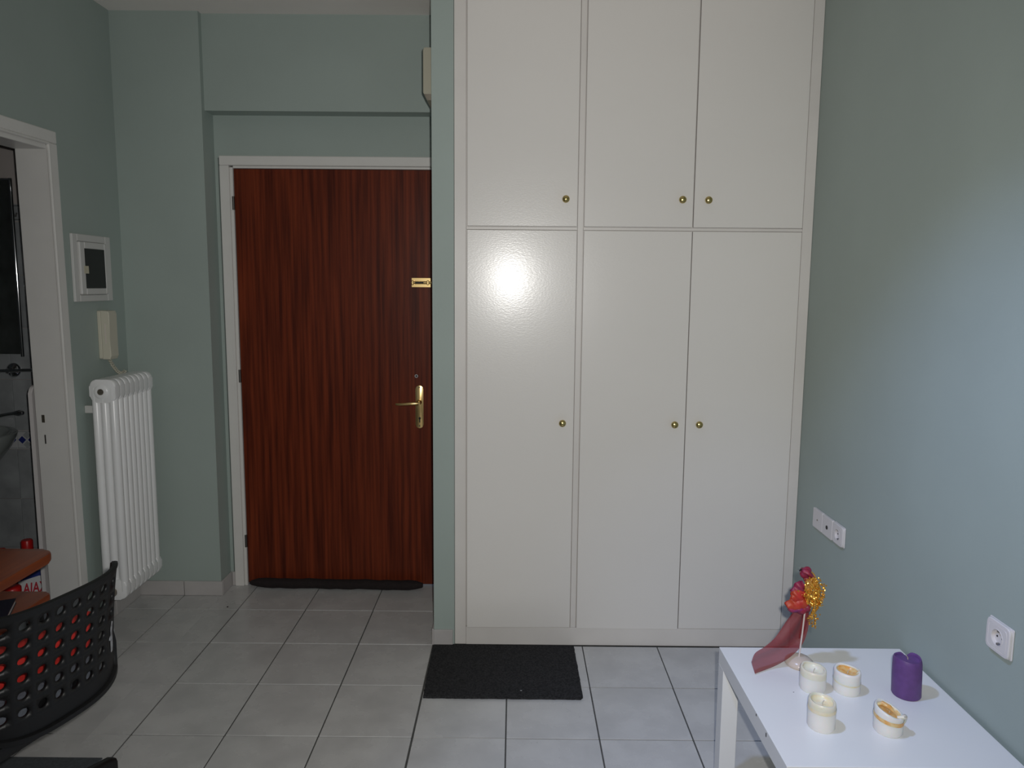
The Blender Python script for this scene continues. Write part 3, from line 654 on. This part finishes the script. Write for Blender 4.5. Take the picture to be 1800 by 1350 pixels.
petal([(.866, 1.996, .728), (.850, 1.990, .736), (.834, 1.994, .742)], .026, .0016, 'birdred', 'organza_scrap')
b_ = bm_new(); sphere(b_, (.866, 1.996, .682), .028, .85, .5, 1.5, 20, 14, rot=Euler((0, -.2, 0))); sphere(b_, (.864, 2.008, .714), .018, .9, .6, 1.4, 20, 14, rot=Euler((0, -.3, 0)))
obj('back', crumple(b_, .0012), 'goldnet', bo, smooth=True)
# curly wires
p = bm_new(); tube(p, [(.832 + .009 * math.cos(a), 2.0, .744 + .007 * math.sin(a)) for a in [k * .35 for k in range(1, 19)]], .0006, 5); obj('wire_curl', p, 'chrome', bo)
p = bm_new(); tube(p, [(.810 + .05 * t, 1.984, .652 + .004 * math.sin(t * 9) + .003 * t) for t in [k / 12 for k in range(13)]], .0006, 5); obj('wire_curl', p, 'chrome', bo)
# strings of gold sequins hanging as wing and tail
b_ = bm_new(); g2 = bm_new()
def bead(bm_, c, r):
    res = bmesh.ops.create_icosphere(bm_, subdivisions=1, radius=r)
    rt = Euler((random.random() * 3, random.random() * 3, random.random() * 3)).to_matrix()
    for v in res['verts']: v.co = rt @ Vector((v.co.x, v.co.y, v.co.z * .45)) + Vector(c)
for s in range(15):
    a = s / 14; xs = .838 + .050 * a; z0 = .712 - .012 * abs(a - .6) - .03 * (1 - a); ln = [.05, .055, .06, .07, .075, .085, .10, .115, .125, .13, .12, .10, .085, .075, .07][s]
    if 6 <= s <= 9: z1 = z0 - ln
    else: z1 = max(.625, z0 - ln)
    n = int((z0 - z1) / .0045)
    for k in range(n):
        t = k / max(1, n - 1)
        bead(b_, (xs + .006 * math.sin(t * 5 + s) + (.004 * t), 1.998 - .020 * math.sin(PI * min(1, .25 + t * .75)) + random.uniform(-.004, .004), z0 + (z1 - z0) * t), random.uniform(.0026, .0042))
for k in range(230):
    bead(b_, (random.gauss(.864, .013), 1.977 + random.uniform(0, .010), random.uniform(.645, .728)), random.uniform(.0025, .0042))
for k in range(26):
    bead(b_, (random.gauss(.879, .006), 2.0, random.uniform(.594, .625)), random.uniform(.002, .0034))
ob = obj('sequin_strings', b_, 'gold', bo); ob['kind'] = 'stuff'
for k in range(9): bead(g2, (random.gauss(.858, .007), 1.982, random.gauss(.672, .014)), .0032)
ob = obj('iridescent_beads', g2, 'pearl', bo); ob['kind'] = 'stuff'
# ribbon
ST = [((.838, 2.018, .628), (.866, 2.022, .628)), ((.808, 2.018, .58), (.872, 2.024, .572)), ((.774, 2.010, .532), (.858, 2.026, .510)), ((.738, 1.995, .513), (.815, 2.000, .480)), ((.704, 1.982, .501), (.766, 1.985, .456)), ((.690, 1.970, .480), (.696, 1.946, .4525))]
def cr(ps, t):
    n = len(ps) - 1; i = min(int(t * n), n - 1); u = t * n - i
    p0, p1, p2, p3 = (Vector(ps[max(i - 1, 0)]), Vector(ps[i]), Vector(ps[i + 1]), Vector(ps[min(i + 2, n)]))
    return .5 * (2 * p1 + (p2 - p0) * u + (2 * p0 - 5 * p1 + 4 * p2 - p3) * u * u + (3 * p1 - p0 - 3 * p2 + p3) * u ** 3)
b_ = bm_new(); NU, NV = 40, 14; gr = []
for i in range(NU + 1):
    t = i / NU; A = cr([s[0] for s in ST], t); Bq = cr([s[1] for s in ST], t); row = []
    for j in range(NV + 1):
        u = j / NV; q = A.lerp(Bq, u); q.y += .007 * math.sin(u * 9 + t * 5) * (1 - .5 * t) ; q.z = max(q.z + .002 * math.sin(u * 7), TZ + .0015)
        row.append(b_.verts.new(q))
    gr.append(row)
for i in range(NU):
    for j in range(NV): b_.faces.new((gr[i][j], gr[i + 1][j], gr[i + 1][j + 1], gr[i][j + 1]))
tag(obj('ribbon', b_, 'ribbon', bo, smooth=180), 'sheer maroon ribbon')
b_ = bm_new(); gr = []
for i in range(21):
    t = i / 20; row = []
    for j in range(7):
        u = j / 6; row.append(b_.verts.new((.848 + .022 * u * (1 - .2 * t) + .004 * math.sin(t * 4), 2.022 + .004 * math.sin(u * 6 + t * 3), .632 - .108 * t + .012 * u * t)))
    gr.append(row)
for i in range(20):
    for j in range(6): b_.faces.new((gr[i][j], gr[i + 1][j], gr[i + 1][j + 1], gr[i][j + 1]))
obj('ribbon', b_, 'ribbon', bo, smooth=180)

# ---------------------------------------------------------------- orange desk at the left wall
dk = thing('desk', (-1.64, 1.7, 0), 'orange beech desk with lower shelf against the left wall', 'desk')
def slab(x0, x1, y0, y1, z0, z1, r):
    b_ = bm_new(); prism(b_, rrect(x0, x1, y0, y1, r, 8), z0, z1, .006, 'xy'); return b_
obj('desktop', slab(-1.848, -1.405, 1.12, 2.145, .702, .730, .045), 'orange', dk, smooth=40)
obj('shelf', slab(-1.846, -1.418, 1.16, 2.128, .575, .600, .02), 'orange', dk, smooth=40)
for y in (1.20, 2.03): obj('side_panel', B(-1.848, -1.70, y, y + .022, 0, .701, .003), 'orange', dk)
nb = thing('notebook', (-1.50, 2.0, .6), 'dark navy notebook with pale page edges lying on the desk shelf', 'notebook')
Rn = Matrix.Translation((-1.495, 1.985, 0)) @ Matrix.Rotation(math.radians(25), 4, 'Z')
for nm, a, m in (('cover', (-.075, .045, -.10, .045, .6005, .603), 'navy'), ('pages', (-.072, .043, -.097, .042, .6032, .613), 'paper'), ('cover', (-.075, .045, -.10, .045, .6132, .616), 'navy')):
    b_ = B(*a)
    for v in b_.verts: v.co = Rn @ v.co
    obj(nm, b_, m, nb)
struct_rug = tag(obj('floor_rug', B(XL + .02, -1.335, .9, 2.192, .0006, .006, .002), 'rug', origin=(-1.6, 1.5, 0)), 'flat dark grey rug on the tiles under the desk and chair', 'rug')

# ---------------------------------------------------------------- swivel chair
CC = Vector((-1.345, 1.70, 0)); V_ = Vector((.955, -.297, 0)).normalized(); W_ = Vector((.297, .955, 0)).normalized()
sc = thing('swivel_chair', (CC.x, CC.y, .006), 'black swivel chair with perforated plastic backrest facing the desk', 'chair')
ZT = .835
def bk(u, z, off=0):
    s = max(-.985, min(.985, u / .2)); v = .15 + .155 * (1 - abs(s) ** 3) ** (1 / 3)
    q = (z - .54) / (ZT - .54); v += .030 * q * q - .004
    # outward normal in plan
    ds = -(.155 / .2) * abs(s) ** 2 / max(.05, (1 - abs(s) ** 3)) ** (2 / 3) * (1 if s > 0 else -1)
    nu, nv = -ds, 1; l = math.hypot(nu, nv)
    return CC + W_ * (u + off * nu / l) + V_ * (v + off * nv / l) + Vector((0, 0, z))
b_ = bm_new(); HP = .0415; U0 = -.1655; Z0 = .570; HC, HR = 8, 6
vc = {}
def vt(u, z):
    k = (round(u, 5), round(z, 5))
    if k not in vc: vc[k] = b_.verts.new(bk(u, z))
    return vc[k]
hr = .0118; NS_ = 16
def zbot(u): return .516 + .045 * abs(u / .2) ** 3
def ztop(u): return ZT - .004 * (1 - abs(u / .2) ** 4)
for i in range(HC):
    for j in range(HR):
        hole = not (i == HC - 1 and j <= 2)
        cu, cz = U0 + HP * (i + .5), Z0 + HP * (j + .5); sq = []; ci = []
        for k in range(NS_):
            a = 2 * PI * (k + .0) / NS_ + PI / 4; c_, s_ = math.cos(a), math.sin(a); m_ = max(abs(c_), abs(s_))
            sq.append(vt(cu + c_ / m_ * HP / 2, cz + s_ / m_ * HP / 2)); ci.append(b_.verts.new(bk(cu + hr * c_, cz + hr * s_)))
        for k in range(NS_): b_.faces.new((sq[k], sq[(k + 1) % NS_], ci[(k + 1) % NS_], ci[k]))
        if not hole: b_.faces.new(ci)
# the solid border around the perforated field
us = sorted({k[0] for k in vc}); zs = sorted({k[1] for k in vc})
ub, ue = us[0], us[-1]; zb, ze = zs[0], zs[-1]
edge_lo = sorted([k[0] for k in vc if abs(k[1] - zb) < 1e-4]); edge_l = sorted([k[1] for k in vc if abs(k[0] - ub) < 1e-4])
allu = [-.183, -.178, -.172] + edge_lo + [.172, .178, .183] if ue < .175 else edge_lo
def fillcol(ua, uc, f0, f1, n):
    for k in range(n):
        q = []
        for (u, t) in ((ua, k / n), (uc, k / n), (uc, (k + 1) / n), (ua, (k + 1) / n)):
            q.append(vt(u, f0(u) + (f1(u) - f0(u)) * t))
        try: b_.faces.new(q)
        except ValueError: pass
for ua, uc in zip(allu, allu[1:]):
    inside = ua >= ub - 1e-5 and uc <= ue + 1e-5
    fillcol(ua, uc, zbot, lambda u: zb, 3); fillcol(ua, uc, lambda u: ze, ztop, 2)
    if not inside:
        for za, zc_ in zip(edge_l, edge_l[1:]):
            try: b_.faces.new((vt(ua, za), vt(uc, za), vt(uc, zc_), vt(ua, zc_)))
            except ValueError: pass
bkr = obj('backrest', b_, 'chair', sc, smooth=60)
md_ = bkr.modifiers.new('thickness', 'SOLIDIFY'); md_.thickness = .009; md_.offset = 0
# thick moulded rim
b_ = bm_new(); ring = []
for k in range(33): u = -.178 + .356 * k / 32; ring.append((u, ztop(u) - .002))
for k in range(9): ring.append((.182, ZT - .006 - (ZT - .585) * k / 8))
for k in range(33): u = .177 - .354 * k / 32; ring.append((u, zbot(u) + .006))
for k in range(9): ring.append((-.182, .585 + (ZT - .59) * k / 8))
pr = []; nR = len(ring)
for i, (u, z) in enumerate(ring):
    a, b2 = ring[i - 1], ring[(i + 1) % nR]; du, dz_ = b2[0] - a[0], b2[1] - a[1]; l = math.hypot(du, dz_); iu, iz = dz_ / l, -du / l
    w_ = .011 if z < .60 else .006
    tk = .016 if z < .62 else .009
    pr.append([b_.verts.new(bk(u + iu * w_ * sx_, z + iz * w_ * sx_, tk * oy)) for sx_, oy in ((-.5, -.8), (.5, -.8), (.9, 0), (.5, .8), (-.5, .8), (-.9, 0))])
for i in range(nR):
    A, Bq = pr[i], pr[(i + 1) % nR]
    for k in range(6): b_.faces.new((A[k], A[(k + 1) % 6], Bq[(k + 1) % 6], Bq[k]))
obj('back_rim', b_, 'chair', sc, smooth=60)
# pale paint smear near the far edge
b_ = bm_new()
sm = [(.158, .690), (.164, .686), (.160, .66), (.166, .62), (.163, .606), (.155, .607), (.153, .64), (.146, .643), (.147, .65), (.154, .654), (.153, .672)]
sm = [(u - .014, z) for u, z in sm]
lo = [b_.verts.new(bk(u, z, .0055)) for u, z in sm]; hi = [b_.verts.new(bk(u, z, .0065)) for u, z in sm]
b_.faces.new(hi); b_.faces.new(lo[::-1])
for k in range(len(sm)): b_.faces.new((lo[k], lo[(k + 1) % len(sm)], hi[(k + 1) % len(sm)], hi[k]))
tag(obj('paint_smear', b_, 'smear', bkr), 'pale grey paint smear')
def cl(u, v, z): return CC + W_ * u + V_ * v + Vector((0, 0, z))
def loc_prism(poly, z0, z1, bev):
    b2 = bm_new(); prism(b2, poly, z0, z1, bev)
    for w2 in b2.verts: w2.co = cl(w2.co.x, w2.co.y, w2.co.z)
    return b2
obj('seat_shell', loc_prism(rrect(-.22, .215, -.23, .24, .09, 8), .470, .500, .008), 'chair', sc, smooth=40)
obj('seat_pad', loc_prism(rrect(-.212, .207, -.222, .232, .085, 8), .500, .568, .014), 'seat', sc, smooth=40)
b_ = bm_new()
for u in (-.05, .05): tube(b_, [cl(u, .12, .480), cl(u, .235, .492), cl(u, .268, .53), cl(u, .285, .60)], .011, 8)
obj('back_bracket', b_, 'chair', sc, smooth=50)
b_ = bm_new(); lathe(b_, [(.032, .075), (.032, .12), (.026, .13), (.026, .30), (.014, .30), (.014, .44), (.06, .45), (.06, .47)], 20, (CC.x, CC.y, .0)); obj('gas_lift', b_, 'chair', sc, smooth=50)
a0 = math.atan2(.31, .135)
for k in range(5):
    a = a0 + 2 * PI * k / 5; d = Vector((math.cos(a), math.sin(a), 0)); n = Vector((-d.y, d.x, 0))
    b_ = bm_new(); rr = []
    for (q, w_, zt, zb_) in ((.02, .030, .155, .08), (.14, .026, .148, .088), (.27, .022, .136, .088), (.345, .019, .128, .084), (.362, .011, .118, .088)):
        c_ = CC + d * q
        rr.append([b_.verts.new(c_ + n * w_ * s_ + Vector((0, 0, z))) for s_, z in ((-1, zb_), (1, zb_), (1, zt - .008), (.5, zt), (-.5, zt), (-1, zt - .008))])
    for A, Bq in zip(rr, rr[1:]):
        for i in range(6): b_.faces.new((A[i], A[(i + 1) % 6], Bq[(i + 1) % 6], Bq[i]))
    b_.faces.new(rr[0][::-1]); b_.faces.new(rr[-1])
    lg = obj('leg', b_, 'chair', sc, smooth=50)
    b_ = bm_new(); tw = a + .9 + k; c_ = CC + d * .335 + Vector((0, 0, .0355)); ax = Vector((math.cos(tw), math.sin(tw), 0))
    for s_ in (-1, 1):
        tube(b_, [c_ + ax * s_ * .006, c_ + ax * s_ * .022], .029, 18)
    tube(b_, [c_, c_ + Vector((0, 0, .055))], .006, 8); tube(b_, [c_ - ax * .01, c_ + ax * .01], .02, 10)
    obj('caster', b_, 'chair', lg, smooth=40)

# red cushion upright on the seat
cu = thing('red_cushion', tuple(cl(0, .12, .569)), 'bright red cushion on the chair seat, seen through the backrest holes', 'cushion')
b_ = bm_new(); prism(b_, rrect(-.20, .25, .06, .150, .035, 6), .569, .642, .026)
for w2 in b_.verts: w2.co = cl(w2.co.x, w2.co.y, w2.co.z)
obj('cushion_body', b_, 'red', cu, smooth=60)
for o in bpy.data.objects:
    if 'o' in o: del o['o']
